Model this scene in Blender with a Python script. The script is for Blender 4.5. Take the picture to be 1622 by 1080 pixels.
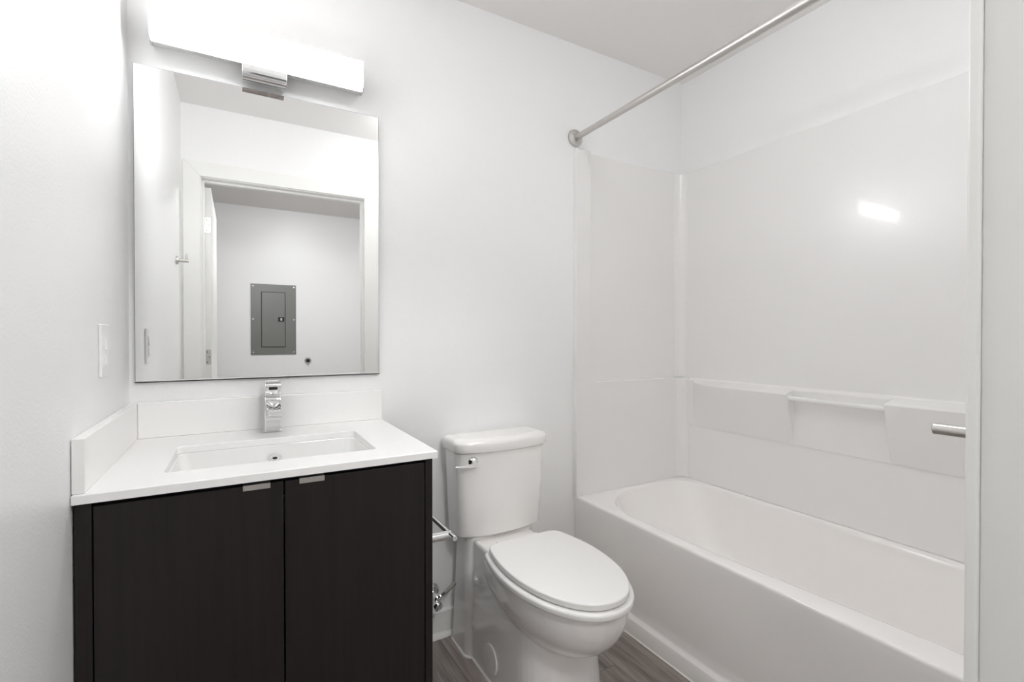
import bpy, bmesh, math, random
from mathutils import Vector, Matrix
random.seed(4)
PI = math.pi
scene = bpy.context.scene
for o in list(bpy.data.objects):
    bpy.data.objects.remove(o)

# ------------------------------------------------------------------ camera, world, exposure
cam_data = bpy.data.cameras.new('camera')
cam_data.sensor_width = 36.0
cam_data.lens = 763.63 / 1622 * 36.0
cam_data.clip_start = 0.01
cam = bpy.data.objects.new('camera', cam_data)
scene.collection.objects.link(cam)
cam.location = (0.2673, -1.7273, 1.14)
cam.rotation_euler = (math.radians(90 - 0.495), 0, math.radians(-29.655))
scene.camera = cam

world = bpy.data.worlds.new('world')
scene.world = world
world.use_nodes = True
world.node_tree.nodes['Background'].inputs[0].default_value = (1, 1, 1, 1)
world.node_tree.nodes['Background'].inputs[1].default_value = 0.3

scene.view_settings.view_transform = 'Standard'
scene.view_settings.look = 'None'
scene.view_settings.gamma = 1.0
scene.view_settings.use_curve_mapping = False
scene.view_settings.exposure = 1.92
LAMP = 10.5        # vanity bar diffuser
BATH_FILL = 4.7        # added fill dome on the bathroom ceiling, out of view
HALL_FILL = 22.0       # added fill fixture on the hall ceiling, out of view
scene.cycles.max_bounces = 16
scene.cycles.diffuse_bounces = 10
scene.cycles.glossy_bounces = 8
scene.cycles.use_denoising = True
scene.cycles.caustics_reflective = False

# ------------------------------------------------------------------ helpers
def srgb(r, g, b):
    f = lambda c: c / 12.92 if c <= 0.04045 else ((c + 0.055) / 1.055) ** 2.4
    return (f(r / 255), f(g / 255), f(b / 255), 1)

def mat(name, col, rough=0.5, metal=0.0, coat=0.0, bump=None, emit=None, spec=0.5):
    m = bpy.data.materials.new(name)
    m.use_nodes = True
    nt = m.node_tree
    b = nt.nodes['Principled BSDF']
    b.inputs['Base Color'].default_value = col
    b.inputs['Roughness'].default_value = rough
    b.inputs['Metallic'].default_value = metal
    b.inputs['Coat Weight'].default_value = coat
    b.inputs['Coat Roughness'].default_value = 0.05
    b.inputs['Specular IOR Level'].default_value = spec
    if emit:
        b.inputs['Emission Color'].default_value = emit[0]
        b.inputs['Emission Strength'].default_value = emit[1]
    if bump:
        scale, strength, dist = bump
        tc = nt.nodes.new('ShaderNodeTexCoord')
        n = nt.nodes.new('ShaderNodeTexNoise')
        n.inputs['Scale'].default_value = scale
        n.inputs['Detail'].default_value = 3
        bp = nt.nodes.new('ShaderNodeBump')
        bp.inputs['Strength'].default_value = strength
        bp.inputs['Distance'].default_value = dist
        nt.links.new(tc.outputs['Object'], n.inputs['Vector'])
        nt.links.new(n.outputs['Fac'], bp.inputs['Height'])
        nt.links.new(bp.outputs['Normal'], b.inputs['Normal'])
    return m

def grain_mat(name, c1, c2, scale, rough, bumpk=0.0, planks=None):
    """wood: streaky noise; 'scale' stretches it; planks=(width, length) gives board to board variation"""
    m = bpy.data.materials.new(name)
    m.use_nodes = True
    nt = m.node_tree
    L = nt.links
    b = nt.nodes['Principled BSDF']
    b.inputs['Roughness'].default_value = rough
    tc = nt.nodes.new('ShaderNodeTexCoord')
    mp = nt.nodes.new('ShaderNodeMapping')
    mp.inputs['Scale'].default_value = scale
    n = nt.nodes.new('ShaderNodeTexNoise')
    n.inputs['Scale'].default_value = 1.0
    n.inputs['Detail'].default_value = 6
    n.inputs['Roughness'].default_value = 0.62
    cr = nt.nodes.new('ShaderNodeValToRGB')
    cr.color_ramp.elements[0].position = 0.3
    cr.color_ramp.elements[1].position = 0.72
    cr.color_ramp.elements[0].color = c1
    cr.color_ramp.elements[1].color = c2
    vec = tc.outputs['Object']
    out = cr.outputs['Color']
    if planks:
        w, ln = planks
        mp2 = nt.nodes.new('ShaderNodeMapping')
        mp2.inputs['Rotation'].default_value = (0, 0, PI / 2)
        mp2.inputs['Location'].default_value = (0.3, 0.035, 0)
        br = nt.nodes.new('ShaderNodeTexBrick')
        br.offset = 0.37
        br.inputs['Scale'].default_value = 1.0
        br.inputs['Brick Width'].default_value = ln
        br.inputs['Row Height'].default_value = w
        br.inputs['Mortar Size'].default_value = 0.0012
        br.inputs['Mortar Smooth'].default_value = 0.1
        br.inputs['Color1'].default_value = (0.55, 0.55, 0.55, 1)
        br.inputs['Color2'].default_value = (1.25, 1.22, 1.2, 1)
        br.inputs['Mortar'].default_value = (0.35, 0.33, 0.33, 1)
        L.new(vec, mp2.inputs['Vector'])
        L.new(mp2.outputs['Vector'], br.inputs['Vector'])
        # shift the grain from board to board
        add = nt.nodes.new('ShaderNodeVectorMath')
        add.operation = 'MULTIPLY_ADD'
        add.inputs[1].default_value = (3, 3, 3)
        L.new(br.outputs['Color'], add.inputs[0])
        L.new(vec, add.inputs[2])
        L.new(add.outputs[0], mp.inputs['Vector'])
        mx = nt.nodes.new('ShaderNodeMix')
        mx.data_type = 'RGBA'
        mx.blend_type = 'MULTIPLY'
        mx.inputs['Factor'].default_value = 0.75
        L.new(cr.outputs['Color'], mx.inputs['A'])
        L.new(br.outputs['Color'], mx.inputs['B'])
        out = mx.outputs['Result']
    else:
        L.new(vec, mp.inputs['Vector'])
    L.new(mp.outputs['Vector'], n.inputs['Vector'])
    L.new(n.outputs['Fac'], cr.inputs['Fac'])
    b.inputs['Specular IOR Level'].default_value = 0.38
    L.new(out, b.inputs['Base Color'])
    if bumpk:
        bp = nt.nodes.new('ShaderNodeBump')
        bp.inputs['Strength'].default_value = bumpk
        bp.inputs['Distance'].default_value = 0.0006
        L.new(n.outputs['Fac'], bp.inputs['Height'])
        L.new(bp.outputs['Normal'], b.inputs['Normal'])
    return m

M = {
    'wall': mat('wall_paint', srgb(243, 243, 243), 0.38, bump=(170, 0.35, 0.0012)),
    'ceiling': mat('ceiling_paint', srgb(236, 234, 233), 0.8, bump=(120, 0.2, 0.001)),
    'trim': mat('trim_paint', srgb(240, 240, 238), 0.3),
    'fiberglass': mat('white_gelcoat', srgb(238, 237, 236), 0.235, coat=0.12),
    'tub': mat('tub_gelcoat', srgb(246, 244, 242), 0.16, coat=0.3),
    'porcelain': mat('porcelain', srgb(246, 244, 242), 0.08, coat=0.6),
    'seat': mat('seat_plastic', srgb(243, 242, 240), 0.2),
    'quartz': mat('white_quartz', srgb(244, 243, 242), 0.22),
    'basin': mat('basin_porcelain', srgb(240, 240, 239), 0.08, coat=0.5),
    'plastic': mat('white_plastic', srgb(244, 244, 243), 0.3),
    'chrome': mat('chrome', (0.86, 0.86, 0.86, 1), 0.06, 1.0),
    'satin': mat('satin_aluminium', (0.85, 0.85, 0.84, 1), 0.35, 0.8),
    'nickel': mat('brushed_nickel', (0.62, 0.60, 0.58, 1), 0.28, 1.0),
    'steel_rod': mat('brushed_steel', (0.60, 0.58, 0.56, 1), 0.4, 1.0),
    'hose': mat('braided_steel', (0.45, 0.43, 0.41, 1), 0.4, 1.0, bump=(900, 0.8, 0.002)),
    'mirror': mat('mirror_silver', (0.93, 0.935, 0.93, 1), 0.0, 1.0),
    'mirror_edge': mat('mirror_edge', (0.33, 0.35, 0.34, 1), 0.15, 0.6),
    'panel_grey': mat('grey_enamel', srgb(122, 123, 120), 0.3, 0.2),
    'black': mat('plain_black', (0.01, 0.01, 0.01, 1), 0.4),
    'dark_gap': mat('cabinet_core', srgb(22, 19, 18), 0.6),
    'caulk': mat('white_caulk', srgb(242, 240, 238), 0.4),
    'espresso': grain_mat('espresso_wood', srgb(20, 16, 15), srgb(34, 28, 26), (70, 70, 2.2), 0.36, 0.25),
    'floor': grain_mat('vinyl_plank', srgb(104, 96, 92), srgb(182, 173, 167), (34, 2.2, 10), 0.42, 0.15, planks=(0.16, 1.2)),
    'glow': mat('led_diffuser', (1, 1, 1, 1), 0.4, emit=((0.985, 0.995, 1.0, 1), LAMP)),
    'bath_fill_glow': mat('bath_fill_diffuser', (1, 1, 1, 1), 0.4, emit=((0.985, 0.995, 1.0, 1), BATH_FILL)),
    'hall_fill_glow': mat('hall_fill_diffuser', (1, 1, 1, 1), 0.4, emit=((0.985, 0.995, 1.0, 1), HALL_FILL)),
}

def woff(p):
    v = Vector((0, 0, 0))
    while p is not None:
        v += p.location
        p = p.parent
    return v

def obj(name, bm, m, parent=None, origin=None, bevel=0.0, seg=3, smooth=35, angle=40, weighted=True):
    me = bpy.data.meshes.new(name)
    bmesh.ops.recalc_face_normals(bm, faces=bm.faces)
    off = woff(parent)
    if origin is not None:
        off = off + Vector(origin)
    bmesh.ops.translate(bm, verts=bm.verts, vec=-off)
    bm.to_mesh(me)
    bm.free()
    o = bpy.data.objects.new(name, me)
    scene.collection.objects.link(o)
    if parent is not None:
        o.parent = parent
    if origin is not None:
        o.location = origin
    me.materials.append(M[m] if isinstance(m, str) else m)
    if smooth:
        for p in me.polygons:
            p.use_smooth = True
        me.set_sharp_from_angle(angle=math.radians(smooth))
    if bevel:
        md = o.modifiers.new('bevel', 'BEVEL')
        md.width = bevel
        md.segments = seg
        md.limit_method = 'ANGLE'
        md.angle_limit = math.radians(angle)
        md.harden_normals = False
    if smooth and weighted:
        md = o.modifiers.new('weighted_normal', 'WEIGHTED_NORMAL')
        md.keep_sharp = True
        md.weight = 80
    return o

def thing(name, label, cat, loc, group=None):
    o = bpy.data.objects.new(name, None)
    o.empty_display_size = 0.05
    scene.collection.objects.link(o)
    o.location = loc
    return tag(o, label, cat, group)

def tag(o, label, cat, group=None):
    o['label'] = label
    o['category'] = cat
    if group:
        o['group'] = group
    return o

def struct(o):
    o['kind'] = 'structure'
    return o

def box(x0, x1, y0, y1, z0, z1, bm=None):
    bm = bm or bmesh.new()
    vs = [bm.verts.new((x, y, z)) for x in (x0, x1) for y in (y0, y1) for z in (z0, z1)]
    for f in ((0, 1, 3, 2), (4, 6, 7, 5), (0, 4, 5, 1), (2, 3, 7, 6), (0, 2, 6, 4), (1, 5, 7, 3)):
        bm.faces.new([vs[i] for i in f])
    return bm

def loft(loops, bm=None, caps=(True, True), closed=True):
    bm = bm or bmesh.new()
    R = [[bm.verts.new(p) for p in lp] for lp in loops]
    n = len(R[0])
    for a, b in zip(R, R[1:]):
        for i in range(n if closed else n - 1):
            j = (i + 1) % n
            bm.faces.new((a[i], a[j], b[j], b[i]))
    if caps[0]:
        bm.faces.new(R[0][::-1])
    if caps[1]:
        bm.faces.new(R[-1])
    return bm

def extrude(poly, axis, a, b, bm=None):
    """poly: 2-D points in the plane across 'axis'; solid between a and b along the axis"""
    def P(u, v, w):
        return {'x': (w, u, v), 'y': (u, w, v), 'z': (u, v, w)}[axis]
    return loft([[P(u, v, a) for u, v in poly], [P(u, v, b) for u, v in poly]], bm)

def ring(c, axis, r, n=32):
    ax = Vector(axis).normalized()
    t = Vector((0, 0, 1)) if abs(ax.z) < 0.9 else Vector((1, 0, 0))
    u = ax.cross(t).normalized()
    v = ax.cross(u)
    c = Vector(c)
    return [c + u * (r * math.cos(2 * PI * i / n)) + v * (r * math.sin(2 * PI * i / n)) for i in range(n)]

def lathe(c, axis, prof, bm=None, n=32):
    """prof: list of (distance along axis, radius)"""
    ax = Vector(axis).normalized()
    c = Vector(c)
    return loft([ring(c + ax * d, axis, max(r, 1e-4), n) for d, r in prof], bm)

def tube(pts, r, bm=None, n=12):
    pts = [Vector(p) for p in pts]
    loops = []
    t0 = (pts[1] - pts[0]).normalized()
    up = Vector((0, 0, 1)) if abs(t0.z) < 0.9 else Vector((1, 0, 0))
    u = t0.cross(up).normalized()
    for i, p in enumerate(pts):
        t = (pts[min(i + 1, len(pts) - 1)] - pts[max(i - 1, 0)]).normalized()
        u = (u - t * u.dot(t)).normalized()
        v = t.cross(u)
        rr = r[i] if isinstance(r, (list, tuple)) else r
        loops.append([p + u * (rr * math.cos(2 * PI * k / n)) + v * (rr * math.sin(2 * PI * k / n)) for k in range(n)])
    return loft(loops, bm)

def bez(p0, p1, p2, p3, n=16):
    P = [Vector(p) for p in (p0, p1, p2, p3)]
    return [P[0] * (1 - t) ** 3 + P[1] * 3 * t * (1 - t) ** 2 + P[2] * 3 * t * t * (1 - t) + P[3] * t ** 3
            for t in [i / n for i in range(n + 1)]]

def rrect(x0, x1, y0, y1, r, z, n=8, rs=None):
    """rounded rectangle loop, 4*(n+1) points; rs: radii of (x0y0, x1y0, x1y1, x0y1)"""
    rs = rs or (r, r, r, r)
    pts = []
    for (cx, cy, sx, sy, a0), rr in zip(((x0, y0, 1, 1, PI), (x1, y0, -1, 1, 1.5 * PI), (x1, y1, -1, -1, 0), (x0, y1, 1, -1, 0.5 * PI)), rs):
        for i in range(n + 1):
            a = a0 + 0.5 * PI * i / n
            pts.append((cx + sx * rr + rr * math.cos(a), cy + sy * rr + rr * math.sin(a), z))
    return pts

W, H, L = 2.26, 2.4353, -1.517      # right wall, ceiling, inner face of the door wall
HY, HX0, HX1 = -3.75, -1.3, 3.6      # hall
TW = 0.12

# ------------------------------------------------------------------ the setting
struct(obj('floor', box(HX0 - .1, HX1 + .1, HY - .1, 0.1, -0.1, 0), 'floor', smooth=0))
struct(obj('ceiling', box(HX0 - .1, HX1 + .1, HY - .1, 0.1, H, H + .1), 'ceiling', smooth=0))
struct(obj('wall_back', box(-.1, W + .1, 0, .1, 0, H), 'wall', smooth=0))
struct(obj('wall_left', box(-.1, 0, L, 0, 0, H), 'wall', smooth=0))
struct(obj('wall_right', box(W, W + .1, L, 0, 0, H), 'wall', smooth=0))
JX0, JX1, JZ = 0.095, 0.995, 2.035   # faces of the door jambs
bm = box(HX0, JX0 - .02, L - TW, L, 0, H)
box(JX1 + .02, HX1, L - TW, L, 0, H, bm)
box(JX0 - .02, JX1 + .02, L - TW, L, JZ + .02, H, bm)
struct(obj('wall_front', bm, 'wall', smooth=0))
struct(obj('wall_hall', box(HX0, HX1, HY - .1, HY, 0, H), 'wall', smooth=0))
struct(obj('wall_hall_left', box(HX0 - .1, HX0, HY, L, 0, H), 'wall', smooth=0))
struct(obj('wall_hall_right', box(HX1, HX1 + .1, HY, L, 0, H), 'wall', smooth=0))

# door jambs with stops
ST = 0.012
bm = box(JX0 - .02, JX0, L - TW, L, 0, JZ + .02)
box(JX1, JX1 + .02, L - TW, L, 0, JZ + .02, bm)
box(JX0, JX1, L - TW, L, JZ, JZ + .02, bm)
box(JX0, JX0 + ST, L - TW + .042, L - TW + .077, 0, JZ - ST, bm)
box(JX1 - ST, JX1, L - TW + .042, L - TW + .077, 0, JZ - ST, bm)
box(JX0, JX1, L - TW + .042, L - TW + .077, JZ - ST, JZ, bm)
struct(obj('trim_1', bm, 'trim', bevel=.0015, seg=2))
# casing on the bathroom side (mitred flat boards) and on the hall side
def casing(y0, y1):
    xi0, xi1, zi, w = JX0 - .005, JX1 - .005, JZ + .005, .083
    bm = bmesh.new()
    extrude([(xi0, 0), (xi0, zi), (xi0 - w, zi + w), (xi0 - w, 0)], 'y', y0, y1, bm)
    extrude([(xi1, 0), (xi1 + w, 0), (xi1 + w, zi + w), (xi1, zi)], 'y', y0, y1, bm)
    extrude([(xi0, zi), (xi1, zi), (xi1 + w, zi + w), (xi0 - w, zi + w)], 'y', y0, y1, bm)
    return bm
struct(obj('trim_2', casing(L, L + .012), 'trim', bevel=.0025, seg=3))
struct(obj('trim_3', casing(L - TW - .012, L - TW), 'trim', bevel=.0025, seg=3))

# the door, swung open into the hall, its hinge edge facing the bathroom
door = struct(obj('door_1', box(.099, .134, L - TW - .025 - .86, L - TW - .025, .012, 2.02), 'trim', origin=(.099, L - TW - .025, .012), bevel=.002, seg=2))
def hinge(z, m):
    yf = L - TW - .025
    bm = extrude([(p[0], p[1]) for p in rrect(.100, .131, z - .045, z + .045, .009, 0)], 'y', yf - .0005, yf + .002)
    h = obj('hinge', bm, m, door)
    s = bmesh.new()
    for dx, dz in ((.009, .03), (.02, .0), (.009, -.03)):
        lathe((.103 + dx, yf + .002, z + dz), (0, 1, 0), [(0, .0035), (.0012, .003)], s, 10)
    obj('screw', s, 'black', h)
    obj('hinge_knuckle', lathe((.096, yf + .004, z - .046), (0, 0, 1), [(0, .0055), (.092, .0055)], None, 14), m, h)
for z in (1.80, 1.02, .24):
    hinge(z, 'nickel')

# vinyl cove baseboards with a small shoe at the floor
def base_prof(t=.011, h=.102):
    return [(0, 0), (t + .012, 0), (t + .012, .006), (t + .004, .018), (t, .024), (t, h - .006), (t - .005, h), (0, h)]
bm = extrude([(-d, z) for d, z in base_prof()], 'x', .702, 1.5625)
struct(obj('baseboard_back', bm, 'trim'))
bm = extrude([(d, z) for d, z in base_prof()], 'y', L + .013, -.575)
struct(obj('baseboard_left', bm, 'trim'))
bm = extrude([(L + d, z) for d, z in base_prof()], 'x', JX1 - .005 + .084, 1.562)
struct(obj('baseboard_front', bm, 'trim'))
bm = extrude([(HY + d, z) for d, z in base_prof()], 'x', HX0, HX1)
struct(obj('baseboard_hall', bm, 'trim'))

# ------------------------------------------------------------------ vanity cabinet
VX = 0.70
vc = thing('vanity_cabinet', 'dark espresso two-door vanity cabinet under the white countertop', 'cabinet', (.35, -.27, 0))
bm = box(.003, .018, -.535, -.004, .0, .8315)
box(.018, .680, -.535, -.004, .10, .116, bm)
box(.018, .680, -.016, -.004, .116, .8315, bm)
box(.018, .680, -.535, -.515, .785, .8315, bm)
obj('carcass', bm, 'dark_gap', vc, smooth=0)
obj('side_panel', box(.6805, VX, -.556, -.004, 0, .8315), 'espresso', vc, bevel=.001, seg=2)
obj('filler_strip', box(.003, .0285, -.556, -.535, .0, .8315), 'espresso', vc, bevel=.001, seg=2)
obj('toe_kick', box(.0285, .680, -.50, -.485, 0, .10), 'espresso', vc, smooth=0)
for (x0, x1, hx0, hx1) in ((.0305, .354, .276, .328), (.3575, .6785, .386, .439)):
    d = obj('door', box(x0, x1, -.556, -.537, .105, .8215), 'espresso', vc, bevel=.0012, seg=2)
    hb = box(hx0, hx1, -.5605, -.5585, .8120, .8240)
    box(hx0, hx1, -.5605, -.540, .8225, .8240, hb)
    obj('edge_pull', hb, 'nickel', d, bevel=.0005, seg=2)['label'] = 'brushed metal edge pull'

# ------------------------------------------------------------------ countertop with undermount sink
CX1, CY, CZ = .71, -.569, .85
ct = thing('countertop', 'white quartz vanity countertop with rectangular sink cutout', 'countertop', (.355, -.285, .832))
SX0, SX1, SY0, SY1 = .129, .580, -.470, -.190
o1 = lambda z, d=0: rrect(0.0015 + d, CX1 - d, CY + d, -.0015 - d, .002, z, 8)
i1 = lambda z, d=0: rrect(SX0 - d, SX1 + d, SY0 - d, SY1 + d, .014, z, 8)
bm = loft([i1(.832), o1(.832), o1(.848), o1(.85, .002), i1(.85, .0015), i1(.8485), i1(.832)], caps=(False, False))
bmesh.ops.remove_doubles(bm, verts=bm.verts, dist=1e-5)
obj('slab', bm, 'quartz', ct)
obj('backsplash', box(.021, CX1, -.021, -.0015, .8505, .952), 'quartz', ct, bevel=.0012, seg=2)
obj('side_splash', box(.0015, .0205, -.563, -.0015, .8505, .952), 'quartz', ct, bevel=.0012, seg=2)

sk = thing('undermount_sink', 'white rectangular undermount sink basin set in the vanity countertop', 'sink', (.355, -.33, .70))
q = lambda d, z, r=.02: rrect(SX0 - d, SX1 + d, SY0 - d, SY1 + d, r, z, 8)
bm = loft([q(.018, .8315), q(-.002, .8315), q(-.0045, .828), q(-.010, .76, .03), q(-.016, .715, .035), q(-.026, .700, .035), q(-.05, .694, .03), q(-.12, .690, .01)], caps=(False, True))
loft([q(.018, .8315), q(.018, .820), q(.004, .812), q(.000, .70), q(-.03, .682)], bm, caps=(False, True))
bmesh.ops.remove_doubles(bm, verts=bm.verts, dist=1e-5)
obj('basin', bm, 'basin', sk)
def oval(bm, zc, k):
    for v in bm.verts:
        v.co.z = zc + (v.co.z - zc) * k
    return bm
ov = obj('overflow', oval(lathe((.3585, -.1985, .795), (0, -1, -.08), [(-.002, .0175), (.002, .0175), (.004, .0160), (.004, .0125), (.0015, .0115), (.0015, .001)], None, 40), .795, .55), 'chrome', sk)
obj('overflow_slot', oval(lathe((.3585, -.2002, .795), (0, -1, -.08), [(.0004, .0065), (.001, .0065)], None, 24), .793, .45), 'dark_gap', ov)
obj('drain', lathe((.355, -.33, .690), (0, 0, 1), [(0, .03), (.002, .03), (.004, .026), (.003, .02), (.006, .018), (.009, .002)], None, 32), 'chrome', sk)

# ------------------------------------------------------------------ faucet
fa = thing('faucet', 'chrome single-handle faucet standing behind the sink', 'faucet', (.361, -.065, .8505))
fx0, fx1 = .338, .384
obj('base_plate', extrude([(p[0], p[1]) for p in rrect(fx0 - .001, fx1 + .001, -.0905, -.0395, .004, 0)], 'z', .8505, .8545), 'chrome', fa, bevel=.001, seg=2)
obj('body', extrude([(-.0895, .8545), (-.0895, .918), (-.084, .952), (-.076, .958), (-.050, .958), (-.0415, .950), (-.0405, .8545)], 'x', fx0, fx1), 'chrome', fa, bevel=.003, seg=3)
# waterfall spout: two cheeks and a curved channel between them
prof_top = [Vector((0, p.y, p.z)) for p in bez((0, -.082, .950), (0, -.105, .930), (0, -.145, .922), (0, -.196, .929), 14)]
loops = []
for i, p in enumerate(prof_top):
    t = i / 14
    hw = .0225 - .005 * t
    th = .030 - .016 * t
    cx = .361
    dip = .005 * math.sin(PI * min(1, t * 1.1))
    loops.append([(cx - hw, p.y, p.z), (cx - hw + .003, p.y, p.z + .0005), (cx - hw * .5, p.y, p.z - dip), (cx, p.y, p.z - dip * 1.35), (cx + hw * .5, p.y, p.z - dip), (cx + hw - .003, p.y, p.z + .0005), (cx + hw, p.y, p.z),
                  (cx + hw, p.y + .004 * t, p.z - th), (cx, p.y + .004 * t, p.z - th - .002), (cx - hw, p.y + .004 * t, p.z - th)])
obj('spout', loft(loops), 'chrome', fa, bevel=.0015, seg=2, smooth=45)
h = extrude([(-.034, .972), (-.036, 1.000), (-.045, 1.004), (-.090, .996), (-.0935, .992), (-.0935, .976), (-.088, .963), (-.050, .9605)], 'x', fx0 + .0005, fx1 - .0005)
hd = obj('handle', h, 'chrome', fa, bevel=.0025, seg=3)
obj('handle_reflection', extrude([(p[0], p[1]) for p in rrect(.349, .373, .9785, .9875, .003, 0)], 'y', -.0942, -.0932), 'black', hd, smooth=0)  # black inlay standing in for a dark reflection on the chrome front

# ------------------------------------------------------------------ mirror
mi = thing('wall_mirror', 'large frameless rectangular mirror above the vanity', 'mirror', (.359, -.004, 1.008))
mx0, mx1, mz0, mz1 = .0137, .7033, 1.0087, 1.9143
obj('mirror_backing', box(mx0, mx1, -.0088, -.002, mz0 + .003, mz1), 'mirror_edge', mi, smooth=0)
obj('mirror_glass', box(mx0 + .0012, mx1 - .0012, -.010, -.0088, mz0 + .003, mz1 - .0012), 'mirror', mi, smooth=0)
bm = box(mx0, mx1, -.0125, -.002, mz0, mz0 + .003)
box(mx0, mx1, -.0125, -.0105, mz0, mz0 + .0065, bm)
obj('bottom_channel', bm, 'satin', mi, smooth=0)

# ------------------------------------------------------------------ vanity light
vl = thing('vanity_light', 'lit white bar light fixture above the mirror', 'light fixture', (.345, 0, 1.99))
lp = [(-.066, 2.050), (-.066, 2.056), (-.072, 2.058), (-.080, 2.052), (-.082, 2.035), (-.082, 1.993), (-.079, 1.976), (-.072, 1.967), (-.0635, 1.9645)]
obj('diffuser', extrude(lp, 'x', .0625, .6335), 'glow', vl, smooth=50)
lpe = [(-.0015, 2.061), (-.074, 2.061), (-.083, 2.055), (-.085, 2.037), (-.085, 1.992), (-.081, 1.974), (-.070, 1.961), (-.045, 1.959), (-.0015, 1.979)]
obj('end_cap', extrude(lpe, 'x', .0585, .0626), 'satin', vl)
obj('end_cap', extrude(lpe, 'x', .6334, .6375), 'satin', vl)
obj('housing', extrude([(-.0015, 1.981), (-.045, 1.9625), (-.062, 1.9620), (-.062, 2.050), (-.074, 2.0585), (-.074, 2.0605), (-.0015, 2.0605)], 'x', .0625, .6335), 'plastic', vl, bevel=.0008, seg=2)
obj('mount_box', extrude([(-.0015, 1.930), (-.058, 1.921), (-.068, 1.9255), (-.074, 1.937), (-.076, 1.9575), (-.05, 1.9595), (-.0015, 1.979)], 'x', .283, .404), 'chrome', vl, bevel=.001, seg=2)

# ------------------------------------------------------------------ switch plate and robe hook on the left wall
sw = thing('switch_plate', 'white switch plate on the left wall above the counter', 'switch', (0, -.315, 1.05))
obj('plate', box(.0003, .0060, -.351, -.280, 1.050, 1.168), 'plastic', sw, bevel=.002, seg=3)
obj('device_frame', box(.0060, .0076, -.333, -.298, 1.074, 1.144), 'plastic', sw, bevel=.0006, seg=2)
for z0, z1 in ((1.077, 1.107), (1.111, 1.141)):
    obj('rocker', extrude([(.0076, z0), (.0110, z0), (.0088, z1), (.0076, z1)][::1], 'y', -.330, -.301), 'plastic', sw, bevel=.0006, seg=2)

rh = thing('robe_hook', 'brushed metal robe hook on the left wall, seen in the mirror', 'hook', (0, -1.247, 1.52))
obj('wall_disc', lathe((.0005, -1.247, 1.527), (1, 0, 0), [(0, .021), (.008, .021), (.010, .0195)]), 'nickel', rh)
obj('post', lathe((.010, -1.247, 1.527), (1, 0, 0), [(0, .009), (.042, .009), (.043, .008)]), 'nickel', rh)
obj('pin', lathe((.043, -1.247, 1.534), (0, 0, 1), [(0, .0045), (.026, .0045), (.027, .004)], None, 20), 'nickel', rh)

# ------------------------------------------------------------------ toilet
TX = 1.13
to = thing('toilet', 'white two-piece toilet with closed lid beside the vanity', 'toilet', (TX, -.35, 0))
def sec(hw, y0, y1, r, z, n=8, rf=None):
    rf = rf or r
    return rrect(TX - hw, TX + hw, y1, y0, r, z, n, rs=(rf, rf, r, r))
body = bmesh.new()
loft([sec(.162, -.012, -.180, .034, 0), sec(.159, -.012, -.177, .034, .05), sec(.150, -.012, -.160, .034, .22), sec(.145, -.012, -.143, .034, .34), sec(.143, -.012, -.138, .034, .404), sec(.138, -.016, -.132, .032, .411)], body)
loft([sec(.143, -.09, -.620, .02, 0, rf=.116), sec(.141, -.09, -.615, .02, .04, rf=.118), sec(.134, -.09, -.597, .02, .2, rf=.115), sec(.123, -.09, -.58, .02, .32, rf=.11), sec(.118, -.09, -.56, .02, .392, rf=.10), sec(.112, -.09, -.552, .02, .400, rf=.10)], body)
def egg(k, z, y0=-.285, y1=-.762, hw=.167, hb=.135, rc=.03, sc=.40, n=22):
    """seat outline; k grows it outwards"""
    yc = y0 + (y1 - y0) * sc
    L_ = []
    for i in range(n + 1):                                    # back part, right side
        s = i / n
        y = y0 + (yc - y0) * s
        w = hw - (hw - hb) * (1 - s) ** 1.9
        d = (y0 - y)
        if d < rc:
            w -= rc - math.sqrt(max(0, rc * rc - (rc - d) ** 2))
        L_.append((w, y))
    for i in range(1, n + 1):
        a = 0.5 * PI * i / n
        L_.append((hw * math.cos(a) ** .93 if i < n else 0.0, yc + (y1 - yc) * math.sin(a)))
    pts = [(TX + w, y) for w, y in L_] + [(TX - w, y) for w, y in L_[-2::-1]]
    ymid = (y0 + y1) / 2
    out = []
    for x, y in pts:
        fx = 1 + k / hw
        fy = 1 + k / ((y0 - y1) / 2)
        out.append((TX + (x - TX) * fx, ymid + (y - ymid) * fy, z))
    return out
def bowl_sec(f, z, yb, yf):
    return egg(0, z, y0=yb, y1=yf, hw=.172 * f, hb=.150 * f, rc=.03 * f)
secs = []
for i in range(15):
    t = (1 - i / 14) ** .8 * .985
    f = (1 - t ** 2.3) ** .56
    z = .392 - .197 * t
    secs.append(egg(0, z, y0=-.49 + .225 * f, y1=-.50 - .257 * f, hw=.172 * f, hb=.148 * f, rc=.03 * f))
secs.append(egg(0, .397, y0=-.268, y1=-.753, hw=.169, hb=.146, rc=.03))
loft(secs, body)
bw = obj('bowl', body, 'porcelain', to, smooth=0)
md = bw.modifiers.new('remesh', 'REMESH')
md.mode = 'VOXEL'
md.voxel_size = .0035
md.use_smooth_shade = True
md = bw.modifiers.new('smooth', 'SMOOTH')
md.factor = .5
md.iterations = 5
# hinge deck, seat ring, lid
obj('seat_hinge', box(TX - .085, TX + .085, -.283, -.245, .399, .428), 'seat', to, bevel=.006, seg=3)
lp_o = [egg(.013, z) for z in (.399, .420)]
obj('seat', loft(lp_o), 'seat', to, bevel=.007, seg=4)
obj('seat_lid', loft([egg(-.003, .4235), egg(0, .4265), egg(0, .442)]), 'seat', to, bevel=.0045, seg=4, angle=50)

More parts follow.
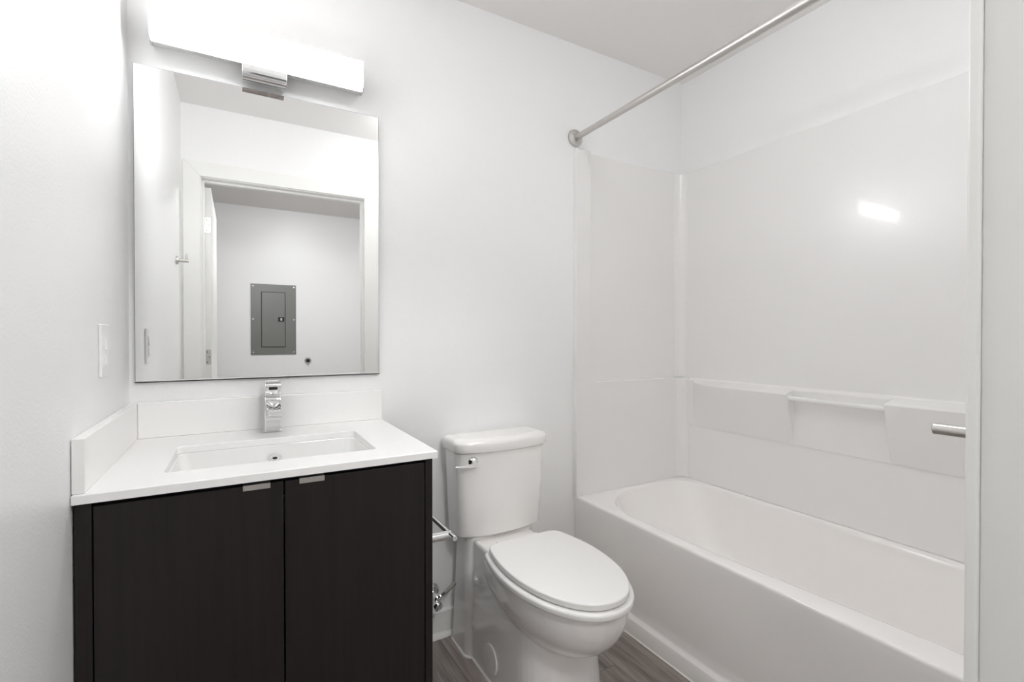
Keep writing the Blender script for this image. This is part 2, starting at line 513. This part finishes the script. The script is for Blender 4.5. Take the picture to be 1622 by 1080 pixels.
def tank_sec(hw, yb, yc, ym, r, z):
    pts = []
    for i in range(9):                       # back right corner up to back left
        pass
    rb = .015
    f = lambda x: yc + (ym - yc) * (1 - (x / hw) ** 2)
    pts += [(TX - hw + rb, yb), (TX - hw + rb * .3, yb - rb * .3), (TX - hw, yb - rb)]
    a, c = Vector((TX - hw, f(-hw) + r * 1.0, 0)), Vector((TX - hw + r * 1.1, f(-hw + r * 1.1), 0))
    b = Vector((TX - hw, f(-hw), 0))
    arc = [(a * (1 - t) ** 2 + b * 2 * t * (1 - t) + c * t * t) for t in [i / 8 for i in range(9)]]
    pts += [(p.x, p.y) for p in arc]
    x0, x1 = -hw + r * 1.1, hw - r * 1.1
    pts += [(TX + x0 + (x1 - x0) * i / 24, f(x0 + (x1 - x0) * i / 24)) for i in range(1, 24)]
    pts += [(2 * TX - p.x, p.y) for p in arc[::-1]]
    pts += [(TX + hw, yb - rb), (TX + hw - rb * .3, yb - rb * .3), (TX + hw - rb, yb)]
    return [(x, y, z) for x, y in pts]
obj('tank', loft([tank_sec(.168, -.025, -.130, -.160, .03, .4125), tank_sec(.175, -.025, -.137, -.168, .03, .420), tank_sec(.183, -.025, -.145, -.178, .03, .60), tank_sec(.188, -.025, -.150, -.184, .03, .722)]), 'porcelain', to, smooth=50)
obj('tank_lid', loft([tank_sec(.190, -.022, -.153, -.187, .032, .7225), tank_sec(.196, -.018, -.160, -.194, .034, .729), tank_sec(.197, -.018, -.161, -.195, .034, .752), tank_sec(.195, -.019, -.158, -.192, .034, .762), tank_sec(.188, -.025, -.150, -.184, .032, .770), tank_sec(.172, -.038, -.133, -.166, .03, .773), tank_sec(.166, -.043, -.127, -.160, .03, .7725)]), 'porcelain', to, smooth=60)
fl = obj('flush_hub', lathe((1.000, -.153, .694), (-.06, -1, 0), [(0, .020), (.008, .020), (.012, .0185), (.019, .013), (.022, .006), (.0228, .001)]), 'chrome', to)
lv = [Vector((1.004, -.178, .686)), Vector((.985, -.180, .684)), Vector((.962, -.181, .684)), Vector((.940, -.181, .6855)), Vector((.923, -.180, .687))]
obj('flush_lever', tube(lv, [.008, .0072, .006, .0045, .002], None, 14), 'chrome', fl)['label'] = 'chrome flush lever'
obj('bolt_cap', lathe((TX - .1410, -.315, .075), (-1, 0, 0.07), [(-.01, .047), (.003, .047), (.005, .044), (.0052, .001)], None, 40), 'seat', to)
# caulk bead along the foot
bm = loft([sec(.145, -.10, -.623, .02, 0.0, rf=.118), sec(.1485, -.10, -.627, .02, 0.0, rf=.120), sec(.147, -.10, -.625, .02, .004, rf=.119), sec(.142, -.10, -.619, .02, .006, rf=.118)], caps=(True, True))
loft([sec(.163, -.012, -.182, .034, 0), sec(.1665, -.012, -.186, .036, 0), sec(.165, -.012, -.184, .035, .004), sec(.160, -.012, -.178, .034, .006)], bm)
obj('caulk_bead', bm, 'caulk', to)

# ------------------------------------------------------------------ paper holder on the cabinet side
ph = thing('toilet_paper_holder', 'empty chrome toilet paper holder on the vanity side, beside the toilet', 'paper holder', (VX, -.475, .585))
obj('wall_disc', lathe((VX + .0005, -.475, .588), (1, 0, 0), [(0, .022), (.007, .022), (.009, .0205)]), 'chrome', ph)
obj('post', lathe((VX + .009, -.475, .588), (1, 0, 0), [(0, .0118), (.073, .0118), (.075, .0105)]), 'chrome', ph)
obj('roll_bar', lathe((VX + .079, -.515, .591), (0, 1, 0.0), [(0, .0068), (.0008, .0075), (.175, .0075), (.176, .0068)], None, 24), 'chrome', ph)

# ------------------------------------------------------------------ shut-off valve and supply hose
sv = thing('shutoff_valve', 'chrome shut-off valve with braided hose on the wall beside the toilet', 'valve', (.90, 0, .175))
obj('escutcheon', lathe((.900, -.0005, .180), (0, -1, 0), [(0, .030), (.003, .030), (.010, .024), (.016, .012), (.016, .009)]), 'chrome', sv)
bm = lathe((.900, -.012, .180), (0, -1, 0), [(0, .008), (.038, .008), (.04, .012), (.055, .012), (.058, .008)])
lathe((.900, -.06, .172), (.4, -.2, .6), [(0, .009), (.024, .009), (.026, .0075)], bm)
obj('valve_body', bm, 'chrome', sv)
obj('valve_handle', lathe((.890, -.064, .170), (.15, -1, -.3), [(0, .006), (.012, .006), (.014, .016), (.022, .018), (.030, .015), (.032, .004)], None, 20), 'chrome', sv)
hp = bez((.909, -.064, .186), (.93, -.068, .198), (.95, -.07, .212), (.968, -.07, .226), 14)
hs = obj('supply_hose', tube(hp, .0070), 'hose', sv)
bm = bmesh.new()
for t in (1, 2.4, 3.4):
    i = int(t)
    p = hp[i]
    d = (hp[i + 1] - hp[i])
    lathe(p, d, [(0, .0092), (.007, .0092)], bm, 6)
obj('hose_nut', bm, 'chrome', hs)

# ------------------------------------------------------------------ bathtub
T, RZ = 1.568, .434
tb = thing('bathtub', 'white alcove bathtub with a plain apron along the right wall', 'bathtub', (1.9, -.76, 0))
YE = L + .0015
def bx(x0, z, r=.003, xb=2.2385, d=0):
    pts = rrect(x0, xb - d, YE + d, -.0015 - d, r, z, 10)
    out = []
    for i, p in enumerate(pts):
        out.append(p)
        q_ = pts[(i + 1) % len(pts)]
        n = 9 if abs(q_[1] - p[1]) > .4 else 0
        for j in range(1, n + 1):
            t = j / (n + 1)
            out.append((p[0] + (q_[0] - p[0]) * t, p[1] + (q_[1] - p[1]) * t, z))
    return out
def inner(d, z, yh=0.0, r=None, yb=0.0):
    """basin outline shrunk by d; yh extra recline at the head end"""
    k = d
    pts = rrect(1.614 + k, 2.210 - k, -1.455 + k + yb, -.052 - k - yh, .2, z, 10,
                rs=(max(.06, .14 - k * .3), max(.06, .14 - k * .3), .17 - max(0, k) * .5, .27 - max(0, k) * .9))
    # extra points along the two long sides, then the outline narrows towards the drain end
    out = []
    for i, p in enumerate(pts):
        out.append(p)
        q_ = pts[(i + 1) % len(pts)]
        n = 9 if abs(q_[1] - p[1]) > .4 else 0
        for j in range(1, n + 1):
            t = j / (n + 1)
            out.append((p[0] + (q_[0] - p[0]) * t, p[1] + (q_[1] - p[1]) * t, z))
    def nar(p):
        w = max(0, (-p[1] - .5) / .95)
        w = w * w * (3 - 2 * w) if w < 1 else 1
        return (p[0] + (.058 * w if p[0] < 1.9 else -.014 * w), p[1], p[2])
    return [nar(p) for p in out]
loops = [bx(1.580, .0), bx(1.566, .0), bx(1.566, .060), bx(1.569, .065), bx(1.577, .072), bx(1.580, .080), bx(1.578, .12), bx(1.570, .400), bx(1.568, .424), bx(1.569, .430), bx(1.572, .4338), bx(1.578, .435, d=.002),
         inner(-.008, .435), inner(-.003, .434), inner(.001, .430), inner(.004, .420), inner(.012, .38, .012), inner(.024, .30, .05, yb=.01), inner(.038, .20, .11, yb=.02), inner(.052, .13, .17, yb=.03), inner(.075, .095, .21, yb=.05), inner(.11, .085, .24, yb=.07)]
bm = loft(loops, caps=(False, True))
obj('tub_shell', bm, 'tub', tb, smooth=55, weighted=False)
obj('caulk_bead', tube([(1.5655, -.003, .0022), (1.5655, YE + .004, .0022)], .0035, None, 8), 'caulk', tb)

# ------------------------------------------------------------------ tub surround
ts = thing('tub_surround', 'glossy white wall surround panels above the bathtub', 'tub surround', (2.2, -.76, RZ))
SZ0, SZ1, LZ = .4352, 1.966, .935
def arc(cx, cy, r, a0, a1, n=8):
    return [(cx + r * math.cos(a0 + (a1 - a0) * i / n), cy + r * math.sin(a0 + (a1 - a0) * i / n)) for i in range(n + 1)]
def end_panel(s, yw):
    bm = box(1.563, 2.238, min(yw, yw + s * .003), max(yw, yw + s * .003), SZ0, SZ1)
    poly = [(1.5625, SZ0), (2.2, SZ0), (2.2, LZ)] + arc(1.641 + .045, LZ + .045, .045, 1.5 * PI, PI, 8) + [(1.641, SZ1), (1.5625, SZ1)]
    extrude(poly, 'y', yw + s * .0031, yw + s * .026, bm)
    return bm
obj('end_panel', end_panel(-1, -.0003), 'fiberglass', ts, bevel=.003, seg=3, smooth=30)
obj('end_panel', end_panel(1, L + .0003), 'fiberglass', ts, bevel=.003, seg=3, smooth=30)
ya, yb_ = -.024, L + .024
# long panel: one section swept along the wall: lower wall, step line, gap, ledge, upper wall
lower = [(2.258, SZ0), (2.234, SZ0), (2.231, .700), (2.2265, .7015), (2.2275, .905), (2.224, .918), (2.226, .925), (2.236, .9315), (2.240, .938), (2.241, SZ1 - .004), (2.244, SZ1), (2.258, SZ1)]
obj('long_panel', extrude(lower, 'y', ya, yb_), 'fiberglass', ts, smooth=40)
# rounded corner posts
for s, yw in ((-1, -.001), (1, L + .001)):
    def cove(r, d, xw, z0, z1, bm):
        cx, cy = xw - r, yw + s * (d + r)
        pts = [(cx + r * math.sin(a), cy - s * r * math.cos(a)) for a in [0.5 * PI * i / 10 for i in range(11)]]
        pts += [(2.255, yw + s * (d + r)), (2.255, yw + s * .001), (cx, yw + s * .001)]
        return extrude(pts, 'z', z0, z1, bm)
    bm = cove(.045, .0035, 2.2405, LZ + .001, SZ1 - .0005, None)
    cove(.040, .0265, 2.228, SZ0, LZ, bm)
    obj('corner_post', bm, 'fiberglass', ts, smooth=40, bevel=.003, seg=2)
# two wedge-shaped soap shelves
def shelf(y0, y1, taper0, taper1):
    top_b, top_f, bot = (2.236, .930), (2.168, .912), (2.2262, .703)
    loops = []
    n = 26
    for i in range(n + 1):
        t = i / n
        y = y0 + (y1 - y0) * t
        k = 1.0
        if taper0 and t < taper0:
            k = math.sin(.5 * PI * t / taper0) ** .8 if t > 0 else 0.02
        if taper1 and t > 1 - taper1:
            k = math.sin(.5 * PI * (1 - t) / taper1) ** .8 if t < 1 else 0.02
        f = lambda p: (2.2275 + (p[0] - 2.2275) * k if p[0] < 2.2275 else p[0], y, p[1])
        zt = top_f[1] + (1 - k) * .006
        fr = [(2.236, .9305), (2.205, .9235), (2.174, .9155), (2.169, .9125), (2.168, .907), (2.180, .86), (2.197, .80), (2.213, .745), (2.2262, .7022), (2.236, .7022)]
        loops.append([f(p) for p in fr])
    return loft(loops)
obj('soap_shelf', shelf(-.098, -.597, .42, 0), 'fiberglass', ts, smooth=40, bevel=.003, seg=2)
obj('soap_shelf', shelf(-.932, L + .055, 0, .35), 'fiberglass', ts, smooth=40, bevel=.003, seg=2)
obj('grab_bar', lathe((2.194, -.590, .893), (0, -1, 0), [(0, .0098), (.349, .0098)], None, 24), 'fiberglass', ts)
obj('bar_collar', lathe((2.194, -.5935, .893), (0, -1, 0), [(0, .0145), (.006, .0145), (.009, .0125)], None, 24), 'fiberglass', ts)

# ------------------------------------------------------------------ curtain rod
cr = thing('shower_curtain_rod', 'brushed steel shower curtain rod above the tub', 'rod', (1.571, 0, 2.018))
RX, RZ2 = 1.571, 2.0195
obj('rod_tube', lathe((RX, -.004, RZ2), (0, -1, 0), [(0, .0125), (.70, .0125), (.702, .0138), (-L - .006, .0138)], None, 40), 'steel_rod', cr)
for y, s in ((-.0005, -1), (L + .0005, 1)):
    obj('flange', lathe((RX, y, RZ2), (0, s, 0), [(0, .037), (.005, .037), (.008, .0355), (.0095, .030), (.0105, .021), (.013, .018), (.020, .0165), (.020, .0142)], None, 40), 'steel_rod', cr)

# ------------------------------------------------------------------ peg beside the door casing
tp = thing('wall_peg', 'brushed metal peg sticking out of the wall beyond the door casing', 'hook', (1.15, L, 1.0))
obj('wall_disc', lathe((1.15, L + .0005, 1.0065), (0, 1, 0), [(0, .021), (.008, .021), (.010, .0195)]), 'nickel', tp)
obj('post', lathe((1.15, L + .010, 1.0065), (0, 1, 0), [(0, .0082), (.085, .0082), (.0863, .0072)]), 'nickel', tp)

# ------------------------------------------------------------------ things in the hall (seen in the mirror), then the added fill lights
ep = thing('electrical_panel', 'grey metal breaker panel on the hall wall, reflected in the mirror', 'electrical panel', (.589, HY, .961))
cv = obj('cover', box(.383, .795, HY + .0005, HY + .010, .961, 1.671), 'panel_grey', ep, bevel=.002, seg=2)
sc_ = 0
for x in (.402, .776):
    for z in (.983, 1.316, 1.649):
        obj('screw', lathe((x, HY + .010, z), (0, 1, 0), [(0, .009), (.003, .008), (.004, .004)], None, 14), 'nickel', cv)
bm = box(.474, .696, HY + .010, HY + .0112, 1.034, 1.594)
obj('door_rim', bm, 'dark_gap', ep, smooth=0)
dr = obj('panel_door', box(.479, .691, HY + .0112, HY + .017, 1.039, 1.589), 'panel_grey', ep, bevel=.003, seg=2)
la = obj('latch', box(.628, .683, HY + .017, HY + .022, 1.296, 1.340), 'dark_gap', dr, bevel=.002, seg=2)
obj('latch_slide', box(.648, .664, HY + .022, HY + .027, 1.306, 1.330), 'nickel', la, bevel=.001, seg=2)
kb = thing('round_knob', 'small round dark metal knob on the hall wall below the breaker panel', 'knob', (.91, HY, .89))
obj('rosette', lathe((.908, HY + .0005, .892), (0, 1, 0), [(0, .032), (.006, .032), (.010, .027)]), 'nickel', kb)
obj('knob', lathe((.908, HY + .010, .892), (0, 1, 0), [(0, .016), (.012, .014), (.02, .018), (.026, .013), (.028, .003)]), 'dark_gap', kb)
hl = thing('hall_fill_light', 'added fill light, a round flush fixture on the hall ceiling outside the bathroom door', 'light fixture', (.85, -2.45, H))  # unseen light added to brighten hall and bathroom through the doorway
obj('base_ring', lathe((.85, -2.45, H - .0005), (0, 0, -1), [(0, .17), (.02, .17), (.024, .165)], None, 48), 'nickel', hl)
obj('diffuser', lathe((.85, -2.45, H - .024), (0, 0, -1), [(0, .16), (.02, .155), (.04, .12), (.05, .06), (.052, .001)], None, 48), 'hall_fill_glow', hl)

cl = thing('bathroom_fill_light', 'added fill light, a round flush dome on the bathroom ceiling out of view', 'light fixture', (1.22, -1.13, H))  # unseen light added because the bar light alone leaves the room dim
obj('base_ring', lathe((1.22, -1.13, H - .0005), (0, 0, -1), [(0, .165), (.02, .165), (.024, .16)], None, 48), 'nickel', cl)
obj('diffuser', lathe((1.22, -1.13, H - .024), (0, 0, -1), [(0, .158), (.025, .153), (.05, .125), (.066, .07), (.07, .001)], None, 48), 'bath_fill_glow', cl)
